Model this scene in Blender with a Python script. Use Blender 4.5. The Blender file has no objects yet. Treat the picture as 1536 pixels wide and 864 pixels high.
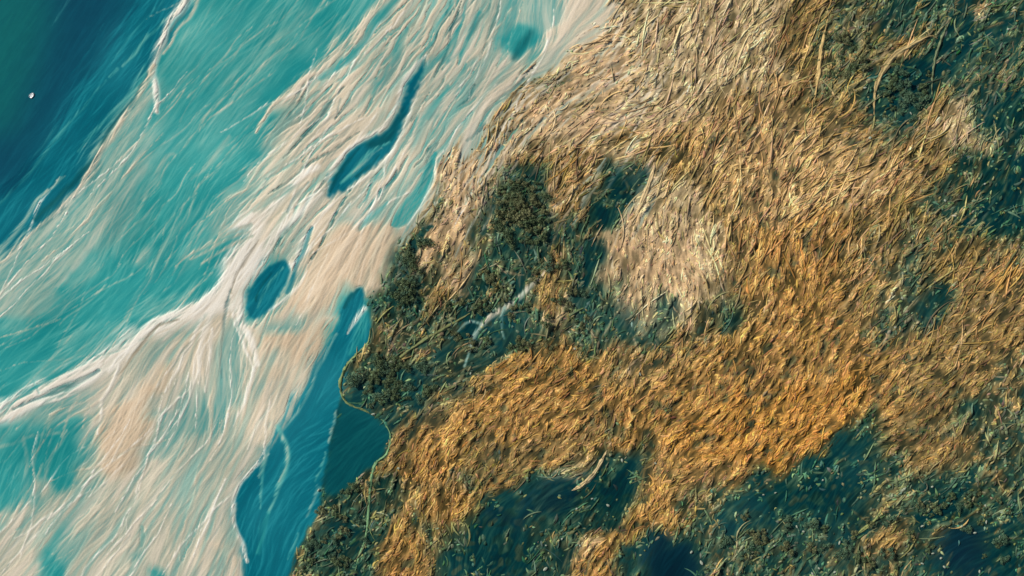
import bpy, bmesh, math, random
import numpy as np
from mathutils import Vector, Matrix

# ------------------------------------------------------------------ map frame
# plan units: 1536 x 864, one unit = 0.5 m on the ground, origin at the NW corner
W, H, S = 1536, 864, 0.5
rng = np.random.default_rng(11)
random.seed(5)
C = bpy.context.scene.collection

STEP = 1.5
MX, MY = 110, 84
gx = np.arange(-MX, W + MX + STEP, STEP)
gy = np.arange(-MY, H + MY + STEP, STEP)
NX, NY = len(gx), len(gy)
X, Y = np.meshgrid(gx, gy)


def wx(px): return (px - W / 2) * S
def wy(py): return (H / 2 - py) * S


SUN_EL, SUN_AZ = math.radians(36), math.atan2(-0.86, 0.5)      # azimuth from +Y towards +X
ILL = np.array([1.05, 1.02, 1.02])                              # light falling on flat ground


def lin(c):
    c = np.clip(np.asarray(c, float) / 255.0, 0, 1)
    return np.where(c <= 0.04045, c / 12.92, ((c + 0.055) / 1.055) ** 2.4)


def albedo(c):
    return np.clip(lin(c) / ILL, 0.0015, 0.85)


# ------------------------------------------------------------------ noise tools
def gauss(a, s):
    fy = np.fft.fftfreq(a.shape[0])[:, None]; fx = np.fft.rfftfreq(a.shape[1])[None]
    k = np.exp(-2 * (np.pi * s) ** 2 * (fy ** 2 + fx ** 2))
    return np.fft.irfft2(np.fft.rfft2(a) * k, s=a.shape)


def unit(a):
    return (a - a.mean()) / (a.std() + 1e-9)


def noise(s):
    return unit(gauss(rng.standard_normal(X.shape), s / STEP))


def samp(a, px, py):
    fx = np.clip((px + MX) / STEP, 0, NX - 1.001); fy = np.clip((py + MY) / STEP, 0, NY - 1.001)
    i = fx.astype(int); j = fy.astype(int); u = fx - i; v = fy - j
    if a.ndim == 3: u = u[..., None]; v = v[..., None]
    return (a[j, i] * (1 - u) + a[j, i + 1] * u) * (1 - v) + (a[j + 1, i] * (1 - u) + a[j + 1, i + 1] * u) * v


def sstep(a, b, x):
    t = np.clip((x - a) / (b - a), 0, 1)
    return t * t * (3 - 2 * t)


# ------------------------------------------------------------------ lie of the land: flow directions
GUIDES = [(100,300,46),(50,100,55),(250,150,54),(300,300,60),(400,100,46),(500,200,47),(550,60,50),(650,100,62),(750,60,72),
 (820,30,84),(450,350,55),(350,300,38),(250,480,36),(100,590,24),(20,560,38),(100,450,45),(200,400,56),(330,560,88),(200,600,62),
 (250,700,58),(100,780,48),(300,800,66),(50,700,66),(420,560,62),(480,420,55),(560,380,65),(600,300,55),(650,200,60),(700,150,54),
 (450,780,68),(800,120,40),(900,170,35),(870,70,38),(1000,60,62),(1050,150,55),(1150,80,64),(1150,250,60),(1250,300,48),
 (1350,280,52),(1450,300,60),(1450,100,58),(1300,150,52),(960,400,90),(1000,330,72),(1040,400,105),(910,420,76),(750,400,55),
 (680,330,62),(700,250,57),(650,470,55),(700,560,38),(850,590,56),(1000,600,56),(1150,600,56),(1250,560,54),(1400,560,44),
 (1500,500,46),(1350,700,44),(1300,800,44),(1450,780,46),(1100,720,54),(900,760,50),(700,720,60),(620,800,62),(500,800,60),
 (820,500,64),(1200,420,60),(1280,430,52),(880,250,52),(1060,260,66)]
cs = np.zeros_like(X); sn = np.zeros_like(X); wt = np.zeros_like(X)
for (x, y, a) in GUIDES:
    w_ = 1.0 / ((X - x) ** 2 + (Y - y) ** 2 + 900.0) ** 1.5
    cs += w_ * math.cos(2 * math.radians(a)); sn += w_ * math.sin(2 * math.radians(a)); wt += w_
ANG0 = 0.5 * np.arctan2(sn, cs)
veggy = sstep(-20, 60, (X - 700) + (Y - 150) * 0.55)             # the marsh lies to the right, its grass is more tousled
ANG = ANG0 + (0.05 + 0.10 * veggy) * noise(40) + (0.05 + 0.07 * veggy) * noise(12)
DX, DY = np.cos(ANG), -np.sin(ANG)
SL = np.clip(DX / np.where(np.abs(DY) < 0.15, -0.15, DY), -1.6, 1.6)


def lic(src, n, k=1.0, turn=0.0):
    acc = src.copy(); tot = 1.0
    ddx, ddy = (DX, DY) if not turn else (np.cos(ANG + turn), -np.sin(ANG + turn))
    for sg in (1, -1):
        px, py = X.copy(), Y.copy()
        vx, vy = ddx * sg, ddy * sg
        for i in range(n):
            px = px + vx * STEP * k; py = py + vy * STEP * k
            vx = samp(ddx, px, py) * sg; vy = samp(ddy, px, py) * sg
            w_ = 0.5 + 0.5 * math.cos(math.pi * (i + 1) / (n + 1))
            acc += w_ * samp(src, px, py); tot += w_
    return unit(acc / tot)


WHITE = rng.standard_normal(X.shape)
FA = lic(WHITE, 24, 1.0, .15)
FB = lic(np.roll(WHITE, 97, 1), 24, 1.0, -.16)
L1 = unit(np.maximum(FA, FB) + .25 * np.minimum(FA, FB))          # fine crossing strands
del FA, FB
L2 = lic(noise(1.1), 36, 1.6)         # middling, long strands
L3 = lic(noise(4.0), 34, 3.0)         # broad long bands
HUE = lic(noise(2.5), 26, 2.4, .05)
PATCH = noise(26)
# strands come and go
STR = unit(L1 * (0.8 + 0.5 * sstep(-1, 1, noise(18))) + 0.9 * L2 + 0.5 * L3)

# ------------------------------------------------------------------ ground cover classes
# base colour, bright strand, dark strand, strand share, height, tuft colour A, tuft colour B, tuft cover
CLS = {
 'D': ((10,72,92), (14,88,108), (8,62,84), .25, -4.0, None, None, 0),
 'G': ((14,96,98), (22,110,106), (10,84,94), .25, -3.0, None, None, 0),
 'B': ((11, 106, 120), (44, 150, 158), (8, 90, 106), .4, -2.0, None, None, 0),
 'T': ((44, 146, 143), (88, 170, 161), (26, 133, 135), .5, -1.2, None, None, 0),
 'U': ((78, 160, 153), (116, 178, 166), (44, 144, 142), .7, -0.6, None, None, 0),
 'M': ((134, 168, 155), (170, 188, 168), (84, 152, 146), .8, -0.12, None, None, 0),
 'P': ((182, 180, 158), (218, 206, 181), (140, 160, 147), .8, .16, (214, 200, 172), (190, 176, 146), 0),
 'S': ((211, 193, 165), (233, 215, 190), (164, 163, 146), .72, .32, (220, 202, 172), (196, 176, 144), 0),
 'W': ((240, 228, 211), (250, 241, 228), (204, 190, 170), .6, .5, None, None, 0),
 'K': ((212, 185, 153), (228, 204, 174), (172, 156, 132), .85, .45, (222, 196, 164), (196, 170, 138), .0),
 'C': ((9,78,84), (22,100,100), (6,66,74), .4, -1.5, None, None, 0),
 'X': ((98,128,124), (140,162,150), (62,98,100), .5, -0.05, None, None, 0),
 'Y': ((122,112,92), (160,148,124), (84,82,72), .5, .1, None, None, 0),
 'Q': ((198,163,121), (216,182,140), (146,124, 92), .9, .6, (214,180,136), (190,156,113), .5),
 'A': ((184,159,119), (208,183,141), (134,116, 82), .8, .7, (212,185,141), (188,163,121), .62),
 'I': ((170, 138, 90), (198, 164, 113), (98, 82, 52), .9, .8, (204, 166, 116), (174, 140, 94), .8),
 'O': ((152, 115, 64), (186, 142, 84), (84, 70, 38), .9, .9, (198, 151, 88), (170, 129, 72), .9),
 'R': ((160, 115, 55), (190, 138, 72), (84, 68, 36), .9, .9, (204, 148, 76), (180, 128, 64), .95),
 'H': ((122, 100, 60), (156, 128, 80), (60, 58, 38), .9, .6, (176, 141, 88), (142, 116, 70), .8),
 'E': ((74, 78, 54), (118, 114, 82), (34, 48, 36), .9, .35, (140, 134, 98), (98, 103, 75), .6),
 'F': ((34, 68, 56), (80, 104, 80), (12, 44, 42), .9, .12, (108, 126, 92), (52, 84, 66), .5),
 'N': ((8, 55, 58), (34, 80, 72), (5, 40, 46), .6, -.8, (96, 126, 92), (50, 94, 74), .22),
 'V': ((9, 42, 52), (16, 56, 68), (7, 32, 48), .5, -1.6, (70, 110, 100), (50, 90, 84), .015),
}
KEYS = list(CLS)
rows = """
12: G72 D195 B275 T420 U480 T520 U580 S700 P760 M850 S930 A1180 H1250 E1320 F1400 M1440 N1470 M1500 F1536
36: G70 D180 B265 T400 U450 T510 U560 S690 P750 M775 T800 M840 S920 A1170 H1230 E1330 F1420 N1460 M1490 N1520 F1536
60: G65 D165 B245 T400 U440 T490 U540 S600 M620 S680 P750 T820 M830 S880 A1160 H1220 E1330 H1400 F1420 N1500 F1536
84: G60 D150 B240 T380 U470 T490 S560 P600 M610 S650 M680 P740 M760 T800 S850 H960 A1150 H1225 F1310 E1330 H1370 N1450 F1536
108: G55 D135 B215 U240 T380 U410 T470 P520 S560 M590 S620 M640 P690 M720 P780 S800 H960 A1170 H1225 E1320 N1440 F1536
132: G50 D120 B200 U225 M240 T380 U400 T440 S540 P590 S610 T625 P660 M680 P740 S775 E830 H930 A1180 H1280 E1310 N1400 E1420 F1500 N1536
156: G40 D105 B185 M235 T340 U420 S520 P560 S595 B615 P640 M660 P740 S770 H830 A1100 O1180 H1290 E1315 N1395 H1420 A1460 N1500 F1536
180: G35 D85 B170 M215 U250 T330 U380 T420 P460 S580 B605 P640 M660 P745 E775 A1060 O1200 H1300 E1320 N1390 H1420 A1460 F1490 N1536
204: D75 B155 M240 U270 T300 U330 T400 P430 S540 B590 P690 M720 E740 A900 H960 O1240 H1320 E1360 H1400 A1480 F1536
228: D60 B140 M235 U260 T320 U340 T390 U410 S520 B560 P600 S630 T645 P660 A700 P760 A820 O900 A960 H1050 O1320 H1420 E1460 F1490 N1536
252: D40 B130 N140 M215 U250 T360 U390 P440 S500 B550 P590 S625 T645 A760 H900 F960 A990 H1040 O1380 H1430 F1480 N1536
276: D20 B115 M210 U230 T345 P370 M400 S490 B510 P560 S600 T640 A730 E760 F815 O870 H900 N960 A1000 H1080 O1340 H1400 E1450 F1480 N1536
300: B95 M205 U220 T320 U345 M380 S530 P570 T635 A735 F825 H900 F960 A1060 H1090 O1320 H1390 E1440 F1480 N1536
324: B75 N90 M195 U215 T300 U330 M360 W390 S520 M540 T625 E660 A720 E750 F830 H860 E880 F900 A1060 H1100 O1280 H1360 E1440 N1536
348: B50 M180 U200 T290 U310 M340 W390 S450 M470 K600 E640 A700 E790 F860 E900 A930 K1060 A1080 H1110 O1270 H1360 E1480 F1536
372: B20 M150 U190 T270 U350 W380 S440 M460 K590 F620 A700 E740 F830 H850 F905 K1040 A1090 H1130 O1260 H1340 E1420 H1500 E1536
396: M120 U160 T200 M215 T250 U290 T330 W395 T430 S470 K580 F610 A640 E680 A720 F820 H850 F900 K1050 A1090 H1130 O1260 H1350 E1390 H1480 O1536
420: M110 U130 T330 W360 S375 T430 M445 K580 F630 E680 A700 F800 P830 H850 N890 F910 A940 K1040 A1090 H1130 O1250 H1330 E1390 H1536
444: M80 T270 U300 W370 T410 M430 K510 T540 K555 F620 E650 H680 F770 N790 F820 P850 F940 K1040 A1080 E1110 H1160 O1270 H1320 E1400 F1430 H1536
468: M70 T200 U260 W330 S370 T400 S500 T545 F640 E660 F700 N780 F810 A850 F950 A975 F1010 A1060 E1110 H1150 O1280 H1320 E1370 F1420 H1536
492: U40 T120 U150 T210 W260 P300 S340 M370 S400 M450 S500 T550 E680 N790 F820 H860 F960 A975 F1010 H1050 E1110 H1150 O1300 E1370 F1400 H1536
516: U20 T90 U170 W215 P260 S330 M370 S390 K480 T500 B520 E670 N720 F770 E830 H880 F970 H1060 O1300 E1350 H1536
540: T70 U130 W180 P260 S320 M370 S390 K470 B510 F530 E700 F760 O900 H1060 O1330 H1500 E1536
564: T50 U90 W150 P220 K260 P320 M360 P400 S460 B510 E530 F600 N650 E720 O900 H1000 O1340 H1490 E1536
588: T30 W90 M150 P190 K230 P290 M370 S450 B505 E530 N640 E720 O1100 R1290 O1340 H1470 E1536
612: W40 M130 P160 K220 P260 M350 S435 B500 N560 E600 N640 H690 O1060 R1290 O1380 H1440 F1480 E1536
636: U130 P160 K220 M330 P370 S425 B495 N580 F590 H640 O1080 R1280 F1330 H1440 E1536
660: U20 T110 M140 K220 M300 P380 S410 B490 N575 H620 O700 H900 O1000 R1250 N1310 F1340 H1470 E1536
684: T30 U60 T120 M135 K210 P220 M260 P390 B480 N560 F570 H620 O700 H800 O850 H900 E960 H1000 O1050 R1230 N1320 E1360 H1480 E1536
708: T25 U50 T115 M140 K200 P375 B478 N540 E560 H600 O680 E720 H800 F850 A880 N960 H1040 O1130 R1190 N1320 F1360 E1440 F1480 E1536
732: T20 U60 T90 P120 M150 S190 P355 B470 F600 H700 E720 O760 N800 V850 N960 O1010 H1080 F1130 N1300 E1340 F1420 N1460 E1536
756: U30 P130 M150 P350 B460 F520 E560 N570 E620 O715 F720 N800 V850 F950 O1010 E1060 F1080 N1290 E1330 F1400 N1440 F1500 N1536
780: P90 M120 P350 B450 E500 F580 H620 E660 O710 F720 V790 F920 H940 O1030 E1070 N1230 F1290 E1340 N1420 F1500 N1536
804: P80 T90 M120 P350 S360 B440 E480 N540 F580 O640 E660 H700 N790 F870 H890 O940 N980 V1010 F1060 E1080 F1250 N1310 H1360 E1410 V1480 F1536
828: P60 T85 M110 P200 M225 P300 S355 B435 E470 F520 N545 H580 O640 H660 N800 F860 A880 O930 F970 V1040 F1070 E1110 F1250 E1290 H1340 E1400 V1480 N1536
852: P50 T80 U100 P230 T250 P330 S360 B430 E460 F520 U545 H580 O640 H665 N790 F850 H870 O920 F970 V1040 F1060 E1110 F1250 E1340 F1400 N1536
"""
ROWY, ROWM = [], []
xs_f = np.arange(0, W, 2)
for line in rows.strip().splitlines():
    y, body = line.split(':')
    m = np.zeros(len(xs_f), int); x0 = 0
    body = body.replace(' A1180', ' A960 A1180').replace(' A1170', ' A960 A1170').replace(' A1160', ' A950 A1160').replace(' A1150', ' A950 A1150').replace(' A1100', ' A940 A1100').replace(' A1060', ' A930 A1060') if float(y) < 200 else body
    for tok in body.split():
        k, e = tok[0], int(tok[1:])
        if (k == 'K' and x0 > 860) or (k == 'A' and e <= 760 and float(y) > 190): k = 'Q'
        if k == 'H' and e <= 960 and float(y) < 160: k = 'A'
        if k == 'E' and e <= 780 and float(y) < 210: k = 'H'
        if k == 'A' and x0 < 860 and float(y) < 200: k = 'Q'
        if k == 'N' and x0 < 200: k = 'C'
        if k == 'P' and x0 > 740 and float(y) > 400: k = 'H'
        if k == 'U' and x0 > 500 and float(y) > 800: k = 'F'
        if k == 'O' and float(y) < 340: k = 'I'
        if k == 'M' and x0 > 1300: k = 'F'
        if k == 'T' and x0 >= 535 and 220 < float(y) < 330: k = 'P'
        if k == 'B' and x0 > 480 and 150 < float(y) < 280: k = 'P'
        if k == 'T' and x0 > 560 and float(y) > 120 and float(y) < 150: k = 'P'
        m[(xs_f >= x0) & (xs_f < e)] = KEYS.index(k); x0 = e
    ROWY.append(float(y)); ROWM.append(m)
ROWM = np.array(ROWM)
# one-hot rows, softened a little along x
kern = np.exp(-0.5 * (np.arange(-12, 13) / 3.2) ** 2); kern /= kern.sum()
HOT = np.zeros((len(ROWY), len(xs_f), len(KEYS)), np.float32)
for r in range(len(ROWY)):
    for k in np.unique(ROWM[r]):
        v = (ROWM[r] == k).astype(float)
        HOT[r, :, k] = np.convolve(np.pad(v, 12, mode='edge'), kern, 'valid')

along, across = noise(14), noise(9)
wob = 2.0 * across + 2.6 * L2 + 3.0 * L1
Xw = X + DX * 14 * along - DY * wob
Yw = Y + DY * 14 * along + DX * wob
fy = np.clip((Yw - 12) / 24, 0, len(ROWY) - 1.001)
j0 = np.floor(fy).astype(int); tv = (fy - j0)[..., None].astype(np.float32)
ya = 12 + 24 * j0; yb = ya + 24
ycl = np.clip(Yw, 12, 852)


def rowsamp(j, px):
    f = np.clip(px / 2, 0, len(xs_f) - 1.001); i = f.astype(int); u = (f - i)[..., None].astype(np.float32)
    return HOT[j, i] * (1 - u) + HOT[j, i + 1] * u


WGT = rowsamp(j0, Xw + (ya - ycl) * SL) * (1 - tv) + rowsamp(np.minimum(j0 + 1, len(ROWY) - 1), Xw + (yb - ycl) * SL) * tv


deep = np.clip(1.4 * gauss(WGT[..., KEYS.index('D')] + WGT[..., KEYS.index('G')], 10 / STEP), 0, 1)
for c in 'DGB':
    k = KEYS.index(c); WGT[..., k] = WGT[..., k] * (1 - deep) + gauss(WGT[..., k], 20 / STEP) * deep

# ------------------------------------------------------------------ traced banks, bars and channels
def dist_line(pts, widths, jig=1.0):
    """signed 'inside' amount of a tapered line: 1 on its centre, 0 at its edge"""
    best = np.full(X.shape, -9.0)
    p = np.array(pts, float); wd = np.interp(np.linspace(0, 1, len(p)), np.linspace(0, 1, len(widths)), widths)
    mrg = wd.max() * 1.5 + 8
    ix = np.where((gx > p[:, 0].min() - mrg) & (gx < p[:, 0].max() + mrg))[0]
    iy = np.where((gy > p[:, 1].min() - mrg) & (gy < p[:, 1].max() + mrg))[0]
    if len(ix) == 0 or len(iy) == 0: return None
    sl = (slice(iy[0], iy[-1] + 1), slice(ix[0], ix[-1] + 1))
    xx = X[sl] + jig * (1.2 * across[sl] - DY[sl] * .7 * L1[sl]); yy = Y[sl] + jig * (1.2 * along[sl] + DX[sl] * .7 * L1[sl])
    b = np.full(xx.shape, -9.0)
    for q in range(len(p) - 1):
        d = p[q + 1] - p[q]; L = (d ** 2).sum() + 1e-9
        t = np.clip(((xx - p[q, 0]) * d[0] + (yy - p[q, 1]) * d[1]) / L, 0, 1)
        dd = np.hypot(xx - p[q, 0] - t * d[0], yy - p[q, 1] - t * d[1])
        w_ = wd[q] + (wd[q + 1] - wd[q]) * t
        b = np.maximum(b, 1 - dd / (0.5 * w_ + 0.4))
    return sl, b


def smooth_pts(pts, n=5):
    p = np.array(pts, float)
    if len(p) < 3: return p
    q = np.vstack([2 * p[0] - p[1], p, 2 * p[-1] - p[-2]]); out = []
    for i in range(1, len(q) - 2):
        for t in np.linspace(0, 1, n, endpoint=False):
            a, b, c, d = q[i - 1:i + 3]
            out.append(0.5 * (2 * b + (c - a) * t + (2 * a - 5 * b + 4 * c - d) * t * t + (3 * b - a - 3 * c + d) * t ** 3))
    out.append(p[-1]); return np.array(out)


def stroke(key, pts, widths, op=1.0, soft=0.8):
    r = dist_line(smooth_pts(pts), widths)
    if r is None: return
    sl, b = r
    a = (np.clip(op * (.86 + .22 * L1[sl]), 0, 1) * sstep(-soft * 0.5, soft, b))[..., None]
    one = np.zeros(len(KEYS), np.float32); one[KEYS.index(key)] = 1
    WGT[sl] = WGT[sl] * (1 - a) + one * a


def poly(key, pts, soft=2.0, op=1.0, jig=1.0):
    p = smooth_pts(list(pts) + [pts[0]], 4)
    xx = X + jig * (1.6 * across - DY * 1.7 * L1); yy = Y + jig * (1.6 * along + DX * 1.7 * L1)
    ins = np.zeros(X.shape, bool)
    for q in range(len(p) - 1):
        (x1, y1), (x2, y2) = p[q], p[q + 1]
        if y1 == y2: continue
        c = ((y1 > yy) != (y2 > yy)) & (xx < (x2 - x1) * (yy - y1) / (y2 - y1) + x1)
        ins ^= c
    a = (gauss(ins.astype(float), soft / STEP) * op)[..., None]
    one = np.zeros(len(KEYS), np.float32); one[KEYS.index(key)] = 1
    WGT[:] = WGT * (1 - a) + one * a


# -- sand and land run into each other along the upper shore
LK = np.array([k in 'QAIORHEFNV' for k in KEYS])
al = gauss(WGT[..., LK].sum(-1), 17 / STEP)
band = (sstep(.04, .2, al) * sstep(.96, .8, al) * sstep(600, 650, X) * sstep(370, 320, Y))[..., None]
sm = np.stack([gauss(WGT[..., i], 12 / STEP) for i in range(len(KEYS))], -1)
wl = sstep(.3, .7, al + .2 * STR + .1 * L3)[..., None]
mixed = np.where(LK, sm / np.maximum(sm[..., LK].sum(-1, keepdims=True), 1e-3) * wl, sm / np.maximum(sm[..., ~LK].sum(-1, keepdims=True), 1e-3) * (1 - wl))
WGT = (WGT * (1 - band) + mixed * band).astype(np.float32)
del sm, mixed
poly('U', [(290,10),(430,10),(400,120),(335,200),(262,240),(215,240),(235,170),(262,100)], 16, .6)
# -- sediment veins following the current
def veins(n, box, keys, within, length, width, op, seed, wander=.12):
    r = np.random.default_rng(seed)
    own = sum(WGT[..., KEYS.index(c)] for c in within)
    px = r.uniform(box[0], box[2], n); py = r.uniform(box[1], box[3], n)
    ok = samp(own, px, py) > r.uniform(.3, .8, n)
    for x, y in zip(px[ok], py[ok]):
        L = r.uniform(*length); off = r.normal(0, wander); pts = [(x, y)]
        m = int(L / 12)
        for sg in (1, -1):
            qx, qy = x, y; seg = []
            for i in range(m):
                an = float(samp(ANG0, np.array([qx]), np.array([qy]))[0]) + off + .10 * math.sin(i * .55 + x)
                qx += sg * 12 * math.cos(an); qy -= sg * 12 * math.sin(an); seg.append((qx, qy))
            pts = pts + seg if sg == 1 else seg[::-1] + pts
        w0 = r.uniform(*width)
        stroke(keys[r.integers(len(keys))], pts, [.6, w0, w0 * 1.1, w0, .6], r.uniform(*op), .9)


veins(150, (-60, -40, 620, 700), 'MMPU', 'TU', (40, 110), (1.6, 3.4), (.25, .6), 5, .10)
veins(150, (-60, 60, 420, 800), 'PPSU', 'UM', (40, 110), (1.6, 3.4), (.3, .7), 6, .16)
veins(150, (-40, -40, 800, 900), 'WSSP', 'PSK', (30, 110), (1.2, 3.0), (.3, .8), 7, .12)
veins(150, (-40, -40, 800, 900), 'UMMX', 'PSM', (20, 70), (1.4, 3.0), (.25, .65), 8, .12)
veins(150, (430, -40, 790, 340), 'TUUC', 'PSM', (24, 90), (2, 5), (.35, .8), 18, .10)
veins(190, (-40, -40, 800, 900), 'WWWS', 'PSMK', (50, 150), (1.5, 2.9), (.65, 1), 19, .20)
veins(170, (-40, -40, 640, 880), 'MPSM', 'TU', (40, 140), (1.3, 2.6), (.4, .8), 20, .22)
veins(60, (80, -40, 620, 520), 'MMU', 'TU', (40, 120), (7, 16), (.12, .4), 15, .08)
veins(20, (-40, -40, 300, 300), 'BU', 'DB', (40, 90), (2, 4), (.15, .35), 9, .05)
veins(260, (640, -30, 1000, 330), 'SQQPS', 'QAHIE', (30, 90), (2, 4.5), (.4, .85), 10, .10)
veins(150, (880, -30, 1500, 520), 'QAAI', 'QAIOHE', (16, 50), (2.5, 5), (.3, .8), 12, .16)
veins(160, (580, 260, 960, 620), 'EAHQ', 'EFNH', (10, 36), (2, 4), (.4, .8), 13, .5)
veins(220, (1040, 640, 1560, 880), 'HEOF', 'FNE', (8, 26), (2, 4), (.4, .85), 16, .5)
veins(120, (760, 680, 1040, 880), 'HEFF', 'FNE', (8, 22), (2, 4), (.4, .85), 17, .6)
veins(230, (1260, -20, 1560, 400), 'HAEHI', 'EFNH', (14, 60), (2, 5), (.4, .9), 21, .35)
veins(50, (1280, 0, 1560, 500), 'EAHF', 'EFNH', (10, 36), (2, 4), (.4, .8), 14, .4)
# -- left water and the long spit
stroke('U', [(250,28),(230,48),(210,68),(196,86),(185,98)], [4,5,4], .95)
stroke('U', [(177,102),(165,115)], [5,3], .7)
stroke('U', [(160,120),(120,165),(80,215),(40,265),(-20,322)], [2,4,5,4], .4)
stroke('U', [(224,102),(205,128),(180,155),(160,180),(138,205),(118,228)], [5,8,8,3], .6)
stroke('C', [(258,45),(240,78),(217,122),(190,160),(165,195),(150,228),(120,262),(86,298),(55,330)], [3,4,4,7,9,10], .75)
stroke('M', [(-8,378),(20,352),(45,320),(60,300),(72,287)], [9,7,5], .9)
stroke('M', [(76,284),(84,276),(96,264)], [4,5,2], .8)
stroke('W', [(294,-20),(268,12),(256,30),(248,50),(238,75),(230,95),(229,110),(233,125),(236,140),(238,155),(237,168)], [17,15,13,12,11,10,7], 1)
stroke('S', [(230,100),(222,122),(205,145),(185,178),(165,212),(150,232),(135,255),(118,280)], [9,8,7,6], 1)
stroke('P', [(118,280),(100,302),(80,322),(50,348),(25,372),(-10,402)], [6,5,5], .9)
stroke('X', [(284,-6),(270,24),(258,48)], [3,4,3], .8)
stroke('P', [(300,-10),(284,22),(272,40),(256,66),(246,82)], [10,7,5,4], .85)
stroke('S', [(384,197),(410,160),(440,130),(470,112),(500,85),(525,60),(550,30),(580,-6)], [5,8,9,11,13,14], 1)
stroke('T', [(480,118),(510,98),(535,76),(560,42),(596,-4)], [8,12,10,12], .8)
stroke('M', [(215,300),(232,268),(252,236),(262,232)], [9,8,4], .7)
stroke('M', [(290,270),(310,250),(330,225),(345,205)], [3,10,6], .6)
stroke('U', [(232,340),(226,372),(220,400)], [6,3], .7)
# -- bars and channels of the braid
stroke('T', [(720,22),(710,45),(698,70),(688,96)], [4,8,7,3], .8)
stroke('X', [(716,30),(708,48),(702,62)], [3,4,2], .6)
stroke('T', [(692,40),(672,72),(648,96),(630,118)], [5,10,8], .7)
stroke('T', [(612,44),(600,70),(588,100)], [4,14,4], .55)
stroke('T', [(672,130),(655,155),(640,178)], [4,8,4], .6)
stroke('T', [(700,95),(680,128),(660,150)], [3,6,3], .5)
stroke('X', [(724,190),(712,203),(700,214)], [3,6,3], .7)
stroke('X', [(488,158),(480,176),(474,186)], [2,4,2], .5)
stroke('X', [(512,148),(506,168)], [3,2], .5)
stroke('W', [(640,84),(622,104),(606,130),(594,160),(574,190),(540,212),(510,236),(492,270)], [4,8,8,8,8,7], .8)
poly('B', [(641,84),(624,111),(610,140),(597,170),(581,192),(556,208),(534,219),(515,241),(502,263),(493,281),(490,297),(500,290),(521,282),(545,264),(572,240),(590,217),(605,190),(616,165),(622,140),(632,113)], 1.5)
poly('C', [(603,160),(590,185),(570,205),(548,215),(560,222),(586,212),(600,190),(610,165)], 3, .8)
stroke('C', [(540,222),(520,245),(505,268),(495,288)], [3,7,6,3], .8)
stroke('U', [(583,214),(560,226),(543,243),(530,260),(512,276)], [3,6,8,7,3], 1)
stroke('M', [(573,222),(556,234),(540,252),(526,268)], [2,4,4,2], .9)
stroke('C', [(570,232),(552,252),(535,268)], [2,4,2], .7)
stroke('W', [(625,150),(612,182),(596,215),(576,242),(550,266),(522,286)], [3,5,6,6,5,3], .7)
stroke('T', [(655,230),(646,250),(636,278),(620,306),(602,330),(592,338)], [4,13,22,28,24,6], 1, .35)
stroke('C', [(648,240),(640,262),(628,290)], [4,8,3], .35)
stroke('T', [(580,302),(560,322),(542,342)], [5,13,6], .7)
stroke('X', [(545,334),(538,345)], [4,5], .6)
stroke('W', [(655,245),(648,275),(632,310),(610,340)], [4,5,6,3], .6)
stroke('W', [(475,252),(455,262),(438,280),(415,305),(390,335),(368,372),(345,410),(325,440),(300,458),(270,468),(245,478),(222,492),(200,515),(180,537),(160,558),(130,577),(90,597),(50,610),(20,622),(-15,640)], [10,13,14,14,18,20,14,11,12,13,10,8,9], 1)
for q in ([(262,398),(300,372),(340,351),(378,334)],[(288,388),(330,363),(374,345)],[(330,352),(362,328),(398,303),(440,276)],[(300,395),(345,368),(380,352)],[(382,318),(420,296),(462,268)]):
    stroke('P', q, [2,5,6,3], .85)
for q in ([(348,445),(351,478),(362,505),(372,530),(384,556)],[(392,470),(420,455),(445,432),(462,405)],[(500,300),(475,330),(452,366),(440,400)],[(305,476),(290,510),(272,545),(248,590)],[(318,490),(313,540),(309,590)],[(386,545),(372,590),(352,640)],[(180,545),(165,580),(152,610),(150,650)]):
    stroke('W', q, [2,6,6,5,2], .85)
stroke('Y', [(268,480),(252,484),(238,491),(222,505),(205,525),(190,545),(176,562)], [2,4,4,4,2], .7)  # thin shade line below the main bar, put into the ground colour
stroke('C', [(150,556),(120,572),(80,588),(45,604),(20,616)], [4,7,6,3], .5)
stroke('W', [(480,290),(455,315),(430,335),(405,360),(386,385),(369,410),(361,438),(359,462),(365,488),(378,512),(388,546)], [10,14,16,16,16,17,17,13,8], 1)
stroke('Y', [(388,358),(376,376),(363,400),(352,424),(346,442)], [2,3,3,4,3], .7)
stroke('X', [(346,436),(340,460),(333,490),(330,510)], [2,5,4,2], .75)
stroke('X', [(464,274),(450,288),(438,304),(430,320)], [3,6,5,3], .6)
stroke('B', [(466,343),(457,368),(447,392),(438,420),(430,440)], [4,7,6,7,4], .75)
poly('B', [(430,390),(412,395),(395,408),(382,425),(373,445),(371,462),(377,479),(391,476),(406,461),(421,441),(431,420),(433,402)], 1.5)
stroke('U', [(424,402),(408,420),(396,440),(386,462)], [2,4,4,2], .7)
stroke('C', [(405,410),(392,430),(384,452)], [3,5,3], .6)
poly('K', [(500,345),(560,345),(592,350),(590,380),(578,420),(562,432),(535,425),(510,440),(470,480),(450,470),(470,420),(480,380)], 9, .7)
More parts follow.
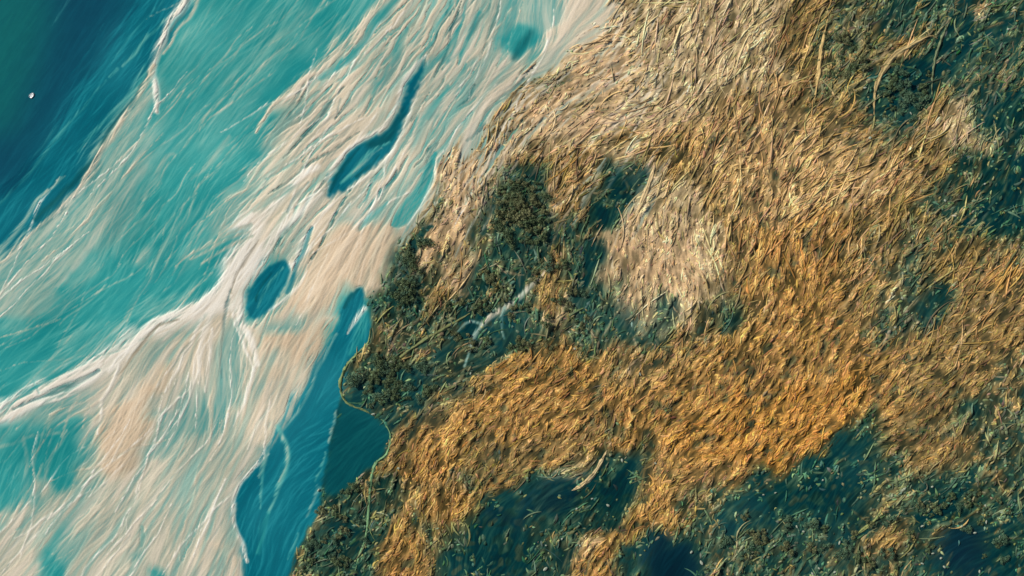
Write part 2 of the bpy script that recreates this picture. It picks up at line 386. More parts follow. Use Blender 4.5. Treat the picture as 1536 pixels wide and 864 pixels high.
# -- the blue side channel
poly('B', [(543,430),(529,440),(515,460),(508,485),(496,515),(482,540),(470,570),(456,600),(440,630),(421,652),(400,682),(371,709),(356,733),(350,760),(353,786),(363,815),(372,840),(370,1000),(410,1000),(434,870),(449,820),(470,780),(481,740),(492,690),(500,650),(508,610),(512,590),(515,570),(521,545),(536,530),(550,515),(556,495),(556,470),(548,450)], 1.5)
stroke('T', [(550,450),(546,480),(538,505),(525,530)], [8,24,20,8], .65)
stroke('C', [(540,434),(528,445),(518,462)], [3,7,3], .7)
stroke('W', [(549,462),(538,474),(526,488),(520,500)], [9,7,3], .9)
stroke('M', [(505,500),(492,524),(478,548),(464,584),(444,624),(424,648)], [3,5,4,4], .6)
stroke('W', [(402,680),(374,705),(356,732),(348,760),(352,788),(363,818),(370,842)], [4,6,7,7,8,4], .85)
stroke('P', [(352,795),(358,830),(360,866)], [9,9,6], .7)
stroke('U', [(419,640),(427,662),(430,690),(424,715),(414,740),(404,768)], [7,9,9,7,4], 1)
stroke('M', [(424,650),(429,672),(429,695),(420,722)], [4,5,4,2], .8)
stroke('T', [(404,768),(396,795),(388,830)], [5,12,8], .6)
stroke('U', [(395,690),(393,720),(390,762)], [5,4,2], .75)
stroke('M', [(402,676),(394,698),(388,715)], [5,7,2], .8)
poly('C', [(513,602),(540,612),(560,623),(579,640),(583,665),(570,690),(547,714),(520,730),(487,740),(493,690),(501,650)], 2.5)
stroke('M', [(505,618),(499,648),(494,665)], [3,4,2], .7)
stroke('U', [(490,678),(482,702),(474,722)], [2,4,2], .7)
stroke('M', [(480,732),(470,748),(458,775)], [7,4,2], .55)
stroke('U', [(449,800),(440,820),(432,838)], [2,4,2], .5)
# -- strands of the lower bars
stroke('S', [(331,478),(328,520),(325,560),(319,600),(314,650)], [8,9,8,6], .75)
stroke('W', [(318,470),(306,505),(298,545),(288,580),(270,625)], [10,10,8,4], .6)
stroke('P', [(160,560),(140,585),(132,610),(128,640)], [7,5,3], .7)
stroke('P', [(120,590),(108,615),(98,640),(92,655)], [4,5,3], .7)
stroke('M', [(-5,672),(20,664),(45,655),(95,648)], [5,6,4], .6)
stroke('M', [(34,655),(42,690),(38,720),(28,745),(5,770)], [6,8,7,6], .7)
stroke('M', [(102,645),(80,680),(68,712),(56,748)], [4,6,6,3], .7)
stroke('U', [(60,590),(48,560),(70,545),(115,535)], [3,4,5,4], .4)
stroke('T', [(215,790),(214,805),(213,820)], [4,8,4], .5)
stroke('P', [(265,668),(240,700),(215,735),(200,760)], [9,12,10,6], .6)
stroke('S', [(270,690),(250,760),(256,810),(258,866)], [3,6,8,9], .5)
stroke('M', [(125,750),(105,785),(92,820),(60,866)], [6,8,9], .6)
for k in range(16):
    x = rng.uniform(-10, 300); y = rng.uniform(620, 850)
    stroke('S' if k % 3 else 'M', [(x + 26, y - 44), (x + 12, y - 16), (x, y), (x - 10, y + 26), (x - 26, y + 50)], [2, 4, 4, 2], .4)
poly('T', [(10,690),(28,684),(30,735),(12,760),(-40,770),(-60,700)], 6, .8)
poly('T', [(95,675),(118,670),(116,710),(98,735),(82,728)], 6, .8)
poly('T', [(60,845),(85,835),(82,880),(55,890)], 5, .7)
# -- teal pool, ridge line and dark hollows of the marsh
stroke('S', [(930,6),(890,20),(860,34),(835,46),(808,66),(786,90),(772,115),(760,140),(742,165),(730,185)], [6,12,12,10,9,8,6], .9)
poly('T', [(776,38),(800,42),(812,55),(795,72),(776,84),(762,70),(764,50)], 4, .8)
stroke('C', [(798,50),(784,68),(770,86)], [10,18,10], .7, 1.2)
poly('F', [(745,304),(756,276),(785,263),(812,270),(823,292),(822,336),(806,362),(772,366),(738,350)], 3, .9)
stroke('N', [(648,340),(634,352),(620,372),(611,400),(603,432),(598,452)], [6,12,17,18,16,6], .85, .5)
stroke('E', [(618,345),(602,372),(590,405),(584,430)], [3,5,5,3], .7)
stroke('M', [(612,358),(604,380),(598,400)], [3,4,2], .5)
poly('N', [(572,560),(600,545),(640,552),(648,580),(625,600),(575,606),(545,604),(530,590),(540,565)], 5, .6)
poly('N', [(735,480),(775,458),(790,462),(785,500),(755,525),(728,525)], 5, .75)
poly('N', [(890,360),(905,370),(905,395),(890,420),(872,440),(862,430),(876,395)], 4, .75)
poly('N', [(910,250),(968,248),(972,270),(960,295),(935,320),(925,312),(910,285)], 4, .55)
poly('Q', [(935,350),(985,336),(1035,350),(1048,400),(1010,440),(985,470),(972,498),(960,470),(945,430),(915,400)], 13, .55)
for pts in ([(853,440),(880,440),(876,475),(858,490)], [(930,460),(960,470),(958,500),(925,505)], [(985,455),(1018,448),(1020,480),(995,505),(982,490)],
            [(1080,455),(1108,450),(1112,490),(1092,505),(1078,490)], [(1392,430),(1432,430),(1410,462),(1385,500),(1378,480)],
            [(1240,690),(1285,658),(1320,670),(1322,720),(1290,770),(1230,790),(1180,770),(1170,740),(1200,720)],
            [(795,730),(848,715),(858,750),(846,775),(815,778),(798,760)], [(905,690),(955,705),(955,745),(930,775),(905,740)],
            [(660,800),(720,770),(785,790),(790,880),(670,880)], [(1090,745),(1150,740),(1165,780),(1120,800),(1085,790)],
            [(1322,128),(1345,100),(1395,95),(1395,140),(1360,190),(1322,185)], [(1420,20),(1450,10),(1470,60),(1440,120),(1415,100)],
            [(1470,170),(1500,150),(1536,170),(1530,210),(1490,190)], [(1490,240),(1600,230),(1600,345),(1490,350),(1480,310)]):
    poly('N', pts, 6, .6)
for pts in ([(970,818),(1010,812),(1040,850),(1035,880),(975,880)], [(1420,800),(1465,795),(1480,835),(1462,875),(1425,870),(1412,830)],
            [(815,742),(845,735),(850,760),(825,772)]):
    poly('V', pts, 9, .6)
stroke('S', [(838,394),(814,414),(797,431),(780,448),(758,462),(735,475),(722,488)], [3,7,8,8,9,8,7], 1)
stroke('M', [(722,488),(712,505),(704,520),(696,548)], [6,5,5,3], .9)
stroke('M', [(722,486),(705,482),(690,492),(672,505)], [4,4,4,2], .8)
stroke('M', [(758,462),(752,484),(756,510)], [3,4,2], .7)
poly('E', [(1225,50),(1260,20),(1310,40),(1310,90),(1260,150),(1232,140)], 7, .75)

WGT /= np.maximum(WGT.sum(-1, keepdims=True), 1e-6)
LANDK = np.array([k in 'QAIORHEFNV' for k in KEYS], np.float32)
MOT, CLUMP = unit(.9 * noise(3.5) + .9 * lic(noise(3), 7, 1.5) + .45 * noise(14)), noise(6)


def mottle(src, dst, field, lo, hi, k):
    w_ = sum(WGT[..., KEYS.index(c)] for c in src) * sstep(lo, hi, field) * k
    for c in src: WGT[..., KEYS.index(c)] *= 1 - sstep(lo, hi, field) * k
    WGT[..., KEYS.index(dst)] += w_


mottle('ORI', 'H', MOT, .7, 1.9, .75)
mottle('H', 'E', MOT, .9, 2.1, .6)
mottle('A', 'H', MOT, .7, 1.8, .5)
mottle('Q', 'A', MOT, .5, 1.6, .7)
mottle('E', 'F', MOT, .3, 1.3, .8)
mottle('E', 'H', -MOT, .5, 1.4, .75)
mottle('F', 'N', MOT, .4, 1.3, .7)
mottle('F', 'E', -MOT, .4, 1.4, .75)
mottle('N', 'F', -MOT, -.1, .9, .8)
mottle('N', 'E', MOT, 1.0, 1.8, .6)


def LAND_RAW():
    return sum(WGT[..., KEYS.index(c)] for c in 'QAIORHEFNV')


# ------------------------------------------------------------------ blend the classes
def table(i, n=None):
    return np.array([CLS[k][i] if CLS[k][i] is not None else CLS['H'][i] for k in KEYS], np.float32)


BASE, BRI, DRK = WGT @ table(0), WGT @ table(1), WGT @ table(2)
AMP, ELEV, COVER = WGT @ table(3), WGT @ table(4), WGT @ table(7)
veg_w = np.clip(table(7) * 3, 0.03, 1)
CR = unit(lic(noise(1.9), 8, 1.3) + .55 * lic(noise(2.2), 4, 1.2, .7) + .4 * noise(5))
VEG = np.clip(sum(WGT[..., KEYS.index(c)] for c in 'QAIORHEF'), 0, 1)
EDGE = gauss(LAND_RAW(), 26 / STEP); COVER = COVER + .5 * np.clip(EDGE - .12, 0, 1) * (1 - VEG) * (ELEV > .05) * (X > 600) * (Y < 350)
TW = WGT * veg_w; TW /= TW.sum(-1, keepdims=True)
TA, TB = TW @ table(5), TW @ table(6)
LAND = WGT @ LANDK
STR_ = STR * (1 - VEG) + VEG * (.9 * CR + .45 * L1)  # under vegetation, soil tone plus shade of the relief hollows painted into the colour
up = (np.clip(STR_ * 0.62, 0, 1.25) * AMP)[..., None]; dn = (np.clip(-STR_ * 0.62, 0, 1.25) * AMP)[..., None]
COL = BASE + (BRI - BASE) * np.clip(up, 0, 1) + (DRK - BASE) * np.clip(dn, 0, 1)
teal_s = 1.0 * sum(WGT[..., KEYS.index(c)] * v for c, v in (('M', .5), ('P', .75), ('S', .45), ('K', .12), ('U', .2)))
COL += (np.array([112, 166, 156]) - COL) * (np.clip(HUE * .5 - .1, 0, .8) * teal_s)[..., None]
COL += (np.array([236, 214, 192]) - COL) * (np.clip(-HUE * .45 - .1, 0, .7) * teal_s)[..., None]
COL += (5 * PATCH * (AMP > .3))[..., None] * np.array([1.0, .9, .8])
ALB = albedo(COL)
shore = np.exp(-(ELEV / 0.5) ** 2)
Z = ELEV + 0.085 * STR * (ELEV > -3) * (0.35 + 0.65 * (1 - shore * 0.3)) * np.clip(AMP * 1.2, 0, 1) + VEG * (ELEV > 0) * (0.44 * CR + 0.3 * noise(8))
Z = np.where(ELEV < -0.5, np.minimum(Z, -0.15), Z)

# plan sheet -> world, its rim stretched out to the horizon
ex = np.array(gx, float); ey = np.array(gy, float)
for arr in (ex, ey):
    n = 14; g = np.cumsum(1.5 * 1.72 ** np.arange(n))
    arr[:n] = arr[n] - g[::-1]; arr[-n:] = arr[-n - 1] + g
EX, EY = np.meshgrid(wx(ex), wy(ey))


def sheet(name, mask, z, mat, alb, kind='structure'):
    """a mesh of the grid cells in mask (NY-1 x NX-1)"""
    idx = np.arange(NX * NY).reshape(NY, NX)
    q = np.stack([idx[1:, :-1], idx[1:, 1:], idx[:-1, 1:], idx[:-1, :-1]], -1)[mask]
    used, inv = np.unique(q, return_inverse=True); q = inv.reshape(-1, 4)
    co = np.stack([EX.ravel()[used], EY.ravel()[used], z.ravel()[used]], -1)
    me = bpy.data.meshes.new(name)
    me.vertices.add(len(co)); me.vertices.foreach_set('co', co.ravel().astype(np.float32))
    me.loops.add(q.size); me.loops.foreach_set('vertex_index', q.ravel().astype(np.int32))
    me.polygons.add(len(q)); me.polygons.foreach_set('loop_start', np.arange(0, q.size, 4, dtype=np.int32))
    me.polygons.foreach_set('use_smooth', np.ones(len(q), bool))
    at = me.color_attributes.new('tint', 'FLOAT_COLOR', 'POINT')
    rgba = np.ones((len(co), 4), np.float32); rgba[:, :3] = alb.reshape(-1, 3)[used]
    at.data.foreach_set('color', rgba.ravel())
    me.update(); me.validate()
    me.materials.append(mat)
    o = bpy.data.objects.new(name, me); C.objects.link(o); o['kind'] = kind
    return o


# ------------------------------------------------------------------ materials
def mat_tint(name, rough, spec=0.3, bump=0.0, bscale=1.0, var=0.12, vscale=0.8):
    m = bpy.data.materials.new(name); m.use_nodes = True
    nt = m.node_tree; bs = nt.nodes['Principled BSDF']
    at = nt.nodes.new('ShaderNodeAttribute'); at.attribute_name = 'tint'
    tc = nt.nodes.new('ShaderNodeTexCoord')
    nz = nt.nodes.new('ShaderNodeTexNoise'); nz.inputs['Scale'].default_value = vscale; nz.inputs['Detail'].default_value = 5
    nt.links.new(tc.outputs['Object'], nz.inputs['Vector'])
    mr = nt.nodes.new('ShaderNodeMapRange'); mr.inputs['From Min'].default_value = .25; mr.inputs['From Max'].default_value = .75
    mr.inputs['To Min'].default_value = 1 - var; mr.inputs['To Max'].default_value = 1 + var
    nt.links.new(nz.outputs['Fac'], mr.inputs['Value'])
    mx = nt.nodes.new('ShaderNodeVectorMath'); mx.operation = 'SCALE'
    nt.links.new(at.outputs['Color'], mx.inputs[0]); nt.links.new(mr.outputs['Result'], mx.inputs['Scale'])
    nt.links.new(mx.outputs['Vector'], bs.inputs['Base Color'])
    bs.inputs['Roughness'].default_value = rough
    bs.inputs['Specular IOR Level'].default_value = spec
    if bump:
        n2 = nt.nodes.new('ShaderNodeTexNoise'); n2.inputs['Scale'].default_value = bscale; n2.inputs['Detail'].default_value = 4
        nt.links.new(tc.outputs['Object'], n2.inputs['Vector'])
        bp = nt.nodes.new('ShaderNodeBump'); bp.inputs['Strength'].default_value = bump; bp.inputs['Distance'].default_value = .4
        nt.links.new(n2.outputs['Fac'], bp.inputs['Height']); nt.links.new(bp.outputs['Normal'], bs.inputs['Normal'])
    return m


def mat_plain(name, col, rough=.6, var=.15, scale=3.0):
    m = bpy.data.materials.new(name); m.use_nodes = True
    nt = m.node_tree; bs = nt.nodes['Principled BSDF']
    nz = nt.nodes.new('ShaderNodeTexNoise'); nz.inputs['Scale'].default_value = scale; nz.inputs['Detail'].default_value = 4
    tc = nt.nodes.new('ShaderNodeTexCoord'); nt.links.new(tc.outputs['Object'], nz.inputs['Vector'])
    cr = nt.nodes.new('ShaderNodeValToRGB')
    cr.color_ramp.elements[0].position = .3; cr.color_ramp.elements[1].position = .7
    cr.color_ramp.elements[0].color = (*[c * (1 - var) for c in col], 1); cr.color_ramp.elements[1].color = (*[min(1, c * (1 + var)) for c in col], 1)
    nt.links.new(nz.outputs['Fac'], cr.inputs['Fac']); nt.links.new(cr.outputs['Color'], bs.inputs['Base Color'])
    bs.inputs['Roughness'].default_value = rough
    return m


M_water = mat_tint('turbid_water', .22, .12, .12, .5, .05, .12)
M_sand = mat_tint('wet_sand', .8, .2, .25, 1.2, .07, 1.4)
M_soil = mat_tint('marsh_soil', .95, .1, .4, 1.0, .22, 1.1)
M_veg = mat_tint('dry_stalks', .85, .08, .25, 2.2, .14, 1.3)
M_leaf = mat_tint('scrub_leaves', .7, .15, .3, 2.0, .25, 1.4)

cell = lambda a: 0.25 * (a[:-1, :-1] + a[1:, :-1] + a[:-1, 1:] + a[1:, 1:])
land_c = cell(LAND) > .5
sheet('ground', land_c, Z, M_soil, ALB)
sheet('sand', ~land_c, Z, M_sand, ALB)
zmin = np.minimum(np.minimum(Z[:-1, :-1], Z[1:, :-1]), np.minimum(Z[:-1, 1:], Z[1:, 1:]))
sheet('water', zmin < 0.0, np.zeros_like(Z), M_water, ALB)


# ------------------------------------------------------------------ matted grass and scrub
def tufts(n_try, cov_scale, lo, hi, wlo, whi, hlo, hhi, select, seed, jitter=.25, bright=(0.0, 0.3), rings=6, pal=None):
    """elongated matted tufts lying along the grain of the land; returns verts, faces, colours"""
    r = np.random.default_rng(seed)
    px = r.uniform(-MX + 24, W + MX - 24, n_try); py = r.uniform(-MY + 24, H + MY - 24, n_try)
    cov = samp(COVER, px, py); lan = samp(LAND, px, py); el = samp(ELEV, px, py)
    gather = np.where(cov < .45, 1.7 * sstep(-.4, 1.2, samp(CLUMP, px, py)), 1)
    keep = (r.uniform(0, 1, n_try) < cov * cov_scale * gather * (.16 + .84 * sstep(-1.0, .3, samp(CR, px, py)))) & (lan + 3 * (cov > .03) * (el > .05) > .3) & select(px, py, cov, el, r)
    px, py, cov = px[keep], py[keep], cov[keep]; n = len(px)
    Ln = r.uniform(lo, hi, n) * (0.6 + 0.8 * r.beta(1.5, 3, n)); Wd = r.uniform(wlo, whi, n); Hh = r.uniform(hlo, hhi, n)
    th = np.arctan2(-samp(DY, px, py), samp(DX, px, py)) + r.normal(0, jitter, n)
    bend = r.normal(0, .35, n)
    t = np.linspace(-1, 1, rings)
    ang = th[:, None] + bend[:, None] * t[None]
    stepL = (Ln / (rings - 1))[:, None]
    dx = np.cos(ang) * stepL; dy = -np.sin(ang) * stepL
    cx = px[:, None] + np.cumsum(dx, 1) - dx.sum(1, keepdims=True) / 2
    cy = py[:, None] + np.cumsum(dy, 1) - dy.sum(1, keepdims=True) / 2
    prof = (1 - np.abs(t) ** 2.4)[None] * (1 + 0.25 * r.normal(0, 1, (n, rings))); prof = np.clip(prof, 0.04, 1.4)
    hw = Wd[:, None] * 0.5 * prof
    nxp, nyp = -np.sin(ang), -np.cos(ang)                       # sideways, plan frame
    gz = samp(Z, cx, cy); gz = np.maximum(gz, 0.0)
    V = np.zeros((n, rings, 3, 3))
    lean = r.normal(0, .25, (n, 1))
    for k, s in enumerate((-1, 0, 1)):
        V[:, :, k, 0] = wx(cx + nxp * hw * (s + (lean if k == 1 else 0)))
        V[:, :, k, 1] = wy(cy + nyp * hw * (s + (lean if k == 1 else 0)))
        V[:, :, k, 2] = gz + (-0.08 if k != 1 else 0) + (Hh[:, None] * prof if k == 1 else 0)
    f = []
    for a in range(rings - 1):
        for k in range(2):
            f.append((a * 3 + k, a * 3 + k + 1, (a + 1) * 3 + k + 1, (a + 1) * 3 + k))
    f = np.array(f)[None] + (np.arange(n) * rings * 3)[:, None, None]
    ca, cb = samp(TA, px, py), samp(TB, px, py)
    mixv = r.uniform(0, 1, (n, 1))
    col = ca * mixv + cb * (1 - mixv)
    if pal is not None: col = .35 * col + .65 * np.array(pal, float)[r.integers(0, len(pal), n)]
    tone = 1 + r.normal(bright[0], bright[1], (n, 1)) * 0.30 - .09 * samp(MOT, px, py)[:, None] + .05 * samp(L3, px, py)[:, None] + .07 * samp(CR, px, py)[:, None]  # tufts also painted darker in relief hollows, lighter on ridges, like shading
    und = samp(COL, px, py); col = col * .78 + und * .22 * 1.15
    col = col * np.clip(tone, .55, 1.5) + r.normal(0, 7, (n, 3)) * np.array([1, .7, .9])
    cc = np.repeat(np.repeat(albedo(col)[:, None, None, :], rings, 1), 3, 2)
    end_tone = (0.8 + 0.3 * (t * .5 + .5))[None, :, None, None]  # tone rises evenly from one end of the tuft to the other
    cc = cc * end_tone
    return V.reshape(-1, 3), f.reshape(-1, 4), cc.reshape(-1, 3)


def merge(name, parts, mat, kind=None):
    vs, fs, cs_ = [], [], []; off = 0
    for v, f, c in parts:
        vs.append(v); fs.append(f + off); cs_.append(c); off += len(v)
    v = np.vstack(vs); q = np.vstack(fs); c = np.vstack(cs_)
    me = bpy.data.meshes.new(name)
    me.vertices.add(len(v)); me.vertices.foreach_set('co', v.ravel().astype(np.float32))
    me.loops.add(q.size); me.loops.foreach_set('vertex_index', q.ravel().astype(np.int32))
    me.polygons.add(len(q)); me.polygons.foreach_set('loop_start', np.arange(0, q.size, 4, dtype=np.int32))
    me.polygons.foreach_set('use_smooth', np.ones(len(q), bool))
    at = me.color_attributes.new('tint', 'FLOAT_COLOR', 'POINT')
    rgba = np.ones((len(v), 4), np.float32); rgba[:, :3] = c
    at.data.foreach_set('color', rgba.ravel())
    me.update(); me.validate(); me.materials.append(mat)
    o = bpy.data.objects.new(name, me); C.objects.link(o)
    if kind: o['kind'] = kind
    return o


warm = WGT @ np.array([k in 'QAIORHK' for k in KEYS], np.float32)
is_warm = lambda px, py, cov, el, r: samp(warm, px, py) > r.uniform(.35, .6, len(px))
is_cool = lambda px, py, cov, el, r: samp(warm, px, py) <= r.uniform(.35, .6, len(px))
QW = WGT[..., KEYS.index('Q')]
long_ok = lambda px, py, cov, el, r: is_warm(px, py, cov, el, r) & (samp(QW, px, py) < r.uniform(.2, .9, len(px)))
upper = lambda px, py, cov, el, r: long_ok(px, py, cov, el, r) & (py < 470 + 60 * np.sin(px / 70)) & (px > 640)
shore_ok = lambda px, py, cov, el, r: (samp(warm, px, py) < .6) & (el > .05) & (px > 600) & (py < 350)
g1 = tufts(52000, .8, 8, 22, 1.8, 3.6, .35, .95, is_warm, 21, .42, (0.05, .38), 7)
g2 = tufts(130000, .8, 3.5, 10, 1.4, 3.0, .3, .75, is_warm, 22, .60, (0.03, .36), 5)
g3 = tufts(26000, .3, 14, 38, 1.5, 2.8, .5, 1.0, long_ok, 23, .30, (0.18, .24), 8)
g4 = tufts(34000, .28, 30, 96, 1.5, 2.7, .6, 1.1, upper, 24, .36, (0.26, .22), 12)
g5 = tufts(60000, 1.0, 10, 34, 1.5, 2.8, .2, .5, shore_ok, 25, .22, (0.02, .12), 7)
o = merge('dry_grass', [g1, g2, g3, g4, g5], M_veg, 'stuff')
o['label'] = 'ochre and tan matted marsh grass combed towards the upper right'; o['category'] = 'grass'
s1 = tufts(30000, .9, 8, 22, 2.4, 4.6, .4, 1.1, is_cool, 31, .6, (0.0, .4), 7)
s2 = tufts(22000, .9, 4, 11, 2.4, 4.6, .5, 1.2, is_cool, 32, .9, (0.05, .4), 5)
s3 = tufts(30000, .35, 16, 50, 1.6, 2.9, .6, 1.2, is_cool, 33, .6, (.28, .3), 9)
wet = lambda px, py, cov, el, r: is_cool(px, py, cov, el, r) & (cov > .1)
s4 = tufts(64000, .75, 4, 10, 2.0, 3.8, .5, 1.1, wet, 34, 1.0, (.22, .45), 4, [(150, 140, 78), (182, 146, 84), (128, 150, 100), (110, 146, 112), (178, 168, 112), (52, 88, 62), (36, 76, 58)])
o = merge('marsh_vegetation', [s1, s2, s3, s4], M_leaf, 'stuff')
o['label'] = 'dark green and olive low scrub covering the wet hollows of the marsh'; o['category'] = 'ground cover'


def tag(o, label, cat, group=None):
    o['label'] = label; o['category'] = cat
    if group: o['group'] = group
    return o


# ------------------------------------------------------------------ raised banks of bleached reed
def bank(name, pts, widths, height, col, label, cat, group=None, sub=5, tip=True):
    p = smooth_pts(pts, sub); n = len(p)
    wd = np.interp(np.linspace(0, 1, n), np.linspace(0, 1, len(widths)), widths)
    c0 = p.mean(0); base = Vector((wx(c0[0]), wy(c0[1]), 0))
    d = np.gradient(p, axis=0); d /= np.linalg.norm(d, axis=1, keepdims=True)
    r = np.random.default_rng(abs(hash(round(c0[0] * 7 + c0[1]))) % 9999)
    height *= .65; K = 9; vs, cs_ = [], []
    zr, kc = r.normal(0, .3, K), r.normal(-.08, .22, K); wd = wd * (1 + .28 * np.sin(np.arange(n) * 1.1 + r.uniform(0, 6)) * r.uniform(.4, 1, n))
    a0 = albedo(col)
    for i in range(n):
        e = math.sin(math.pi * min(1, max(0.0, (i + .4) / n))) ** .5
        for k in range(K):
            s = (k / (K - 1)) * 2 - 1
            off = s * wd[i] * .5 * e + r.normal(0, .5)
            x, y = p[i, 0] - d[i, 1] * off, p[i, 1] + d[i, 0] * off
            z = max(0, float(samp(Z, np.array([x]), np.array([y]))[0])) + (height * e * math.sqrt(max(0, 1 - s * s)) * (1 + zr[k] + r.normal(0, .2)) if abs(s) < .99 else -.15)
            vs.append((wx(x) - base.x, wy(y) - base.y, z)); cs_.append(a0 * (1 + kc[k] + r.normal(0, .12)))
    fs = [(i * K + k, i * K + k + 1, (i + 1) * K + k + 1, (i + 1) * K + k) for i in range(n - 1) for k in range(K - 1)]
    o = merge(name, [(np.array(vs), np.array(fs), np.clip(np.array(cs_), .001, .9))], M_veg)
    o.location = base
    return tag(o, label, cat, group)


BANKS = [
 ([(1242,24),(1236,55),(1230,92),(1226,122),(1221,154)], [4,7,8,7,4], 1.6, (208,176,118), 'straight pale bank of dry reeds beside dark olive scrub at the top'),
 ([(1311,172),(1312,142),(1318,120),(1330,98),(1346,80),(1370,66),(1394,54),(1406,58)], [4,7,9,10,9,6,3], 1.7, (190,165,115), 'hook-shaped pale bank of dry reeds curling over a dark pool'),
 ([(1398,142),(1399,112),(1404,84),(1414,54),(1426,30)], [3,4,4,3], 1.2, (128,138,104), 'thin olive reed bank running down from the grey teal marsh corner'),
 ([(984,236),(978,262),(968,290),(955,320),(946,335)], [4,7,8,6,3], 1.3, (212,184,138), 'short tan reed bank along the right side of a dark teal hollow'),
 ([(912,672),(902,692),(890,712),(872,728),(858,736)], [3,6,7,8,5], 1.4, (214,188,140), 'slanting pale reed bank above a round dark pool in the lower marsh'),
 ([(1006,240),(994,268),(985,296)], [3,5,3], 1.0, (186,164,120), 'narrow tan reed bank just right of the dark teal hollow'),
 ([(705,470),(668,492),(640,508),(605,532),(590,548)], [3,6,6,5,3], 1.2, (124,128,84), 'olive reed bank crossing the dark green headland'),
 ([(1372,520),(1345,535),(1318,552),(1300,566)], [4,6,6,3], 1.1, (182,142,80), 'ochre reed bank slanting below a dark green hollow'),
 ([(1325,760),(1312,780),(1290,798),(1276,806)], [3,5,5,3], 1.0, (150,155,96), 'pale olive reed bank over the wide dark pool in the lower right'),
 ([(1330,720),(1318,732),(1304,742)], [4,6,3], 1.0, (160,150,96), 'short tan reed bank at the edge of the wide dark pool'),
 ([(1408,750),(1396,762),(1385,774)], [3,5,3], .9, (140,148,108), 'short grey green reed bank among pale boulders in the lower right'),
 ([(1375,735),(1366,741),(1358,746)], [3,5,3], .9, (170,165,120), 'tiny cream reed bank in the dark green lower right'),
 ([(1225,690),(1300,640),(1310,632)], [2,2,2], .5, (150,120,60), None),
]
for (pts, wd, hh, col, lab) in BANKS:
    if lab: bank('reed_bank', pts, wd, hh, col, lab, 'reed bank', 'raised banks of bleached reeds')
bank('reed_fringe', [(556,492),(552,514),(536,530),(521,547),(511,570),(512,590),(522,605),(545,615),(562,624)], [2.5,3.5,4,4,5,4,4,4,3], .9, (142,158,104),
     'pale yellow green reed fringe along the rounded headland beside the blue channel', 'reed fringe', 'reed fringes on the shore', 6)
bank('reed_fringe', [(562,624),(576,633),(586,655),(580,681),(564,695),(557,720),(554,750),(552,782),(548,808),(538,838),(529,872)], [2.5,3,3,3.5,4.5,5,5,4.5,5,6,6], .9, (112,146,104),
     'long green reed fringe snaking down from the dark bay to the lower edge', 'reed fringe', 'reed fringes on the shore', 6)

# ------------------------------------------------------------------ bushes: trunk and a crown of leaf sprays
M_bark = mat_plain('bush_bark', (.16, .12, .08), .9, .3, 3)


def leaf_mat(name, c1, c2):
    m = mat_plain(name, c1, .75, .0, 1.2); cr = [n for n in m.node_tree.nodes if n.type == 'VALTORGB'][0]
    cr.color_ramp.elements[0].color = (*c1, 1); cr.color_ramp.elements[1].color = (*c2, 1)
    [n for n in m.node_tree.nodes if n.type == 'TEX_NOISE'][0].inputs['Scale'].default_value = .9
    return m


LEAF = [leaf_mat('dark_leaves', (.02, .055, .025), (.13, .17, .06)), leaf_mat('olive_leaves', (.05, .075, .025), (.22, .21, .085)),
        leaf_mat('blue_green_leaves', (.02, .07, .04), (.12, .20, .10))]


def bush_meshes(seed, leaf):
    r = np.random.default_rng(seed)
    n = 460
    lob = r.normal(0, 1, (6, 3)) * [1.45, .95, .35] + [0, 0, 1.15]; lr = r.uniform(.35, 1.1, 6)
    w_ = r.integers(0, 6, n); d = r.normal(0, 1, (n, 3)); d /= np.linalg.norm(d, axis=1, keepdims=True); d[:, 2] = np.abs(d[:, 2]) * .9 - .1
    p = lob[w_] + d * (lr[w_] * r.uniform(.5, 1.3, n))[:, None]
    vs, fs = [], []
    for i in range(n):
        nrm = d[i] + r.normal(0, .4, 3); nrm /= np.linalg.norm(nrm)
        u = np.cross(nrm, [r.normal(), r.normal(), r.normal()]); u /= np.linalg.norm(u); v = np.cross(nrm, u)
        a, b_ = r.uniform(.16, .34), r.uniform(.09, .18)
        k = len(vs); vs += [p[i] - u * a, p[i] + v * b_ + nrm * .05, p[i] + u * a, p[i] - v * b_ + nrm * .05]; fs.append((k, k + 1, k + 2, k + 3))
    cr = bpy.data.meshes.new('crown'); cr.from_pydata([tuple(q) for q in vs], [], fs); cr.materials.append(leaf)
    bm = bmesh.new()
    for (bx, by, bz) in ((0, 0, 1.2), (.6, .3, 1.3), (-.5, .5, 1.2), (.1, -.7, 1.3)):
        rings = []
        for t in np.linspace(0, 1, 5):
            q = Vector((bx * t ** 1.4, by * t ** 1.4, bz * t - .1)); rr = .13 * (1 - .75 * t)
            rings.append([bm.verts.new(q + Vector((rr * math.cos(a), rr * math.sin(a), 0))) for a in np.linspace(0, 2 * math.pi, 6, endpoint=False)])
        for a, b_ in zip(rings, rings[1:]):
            for q in range(6): bm.faces.new((a[q], a[(q + 1) % 6], b_[(q + 1) % 6], b_[q]))
    tr = bpy.data.meshes.new('trunk'); bm.to_mesh(tr); bm.free(); tr.materials.append(M_bark)
    return tr, cr


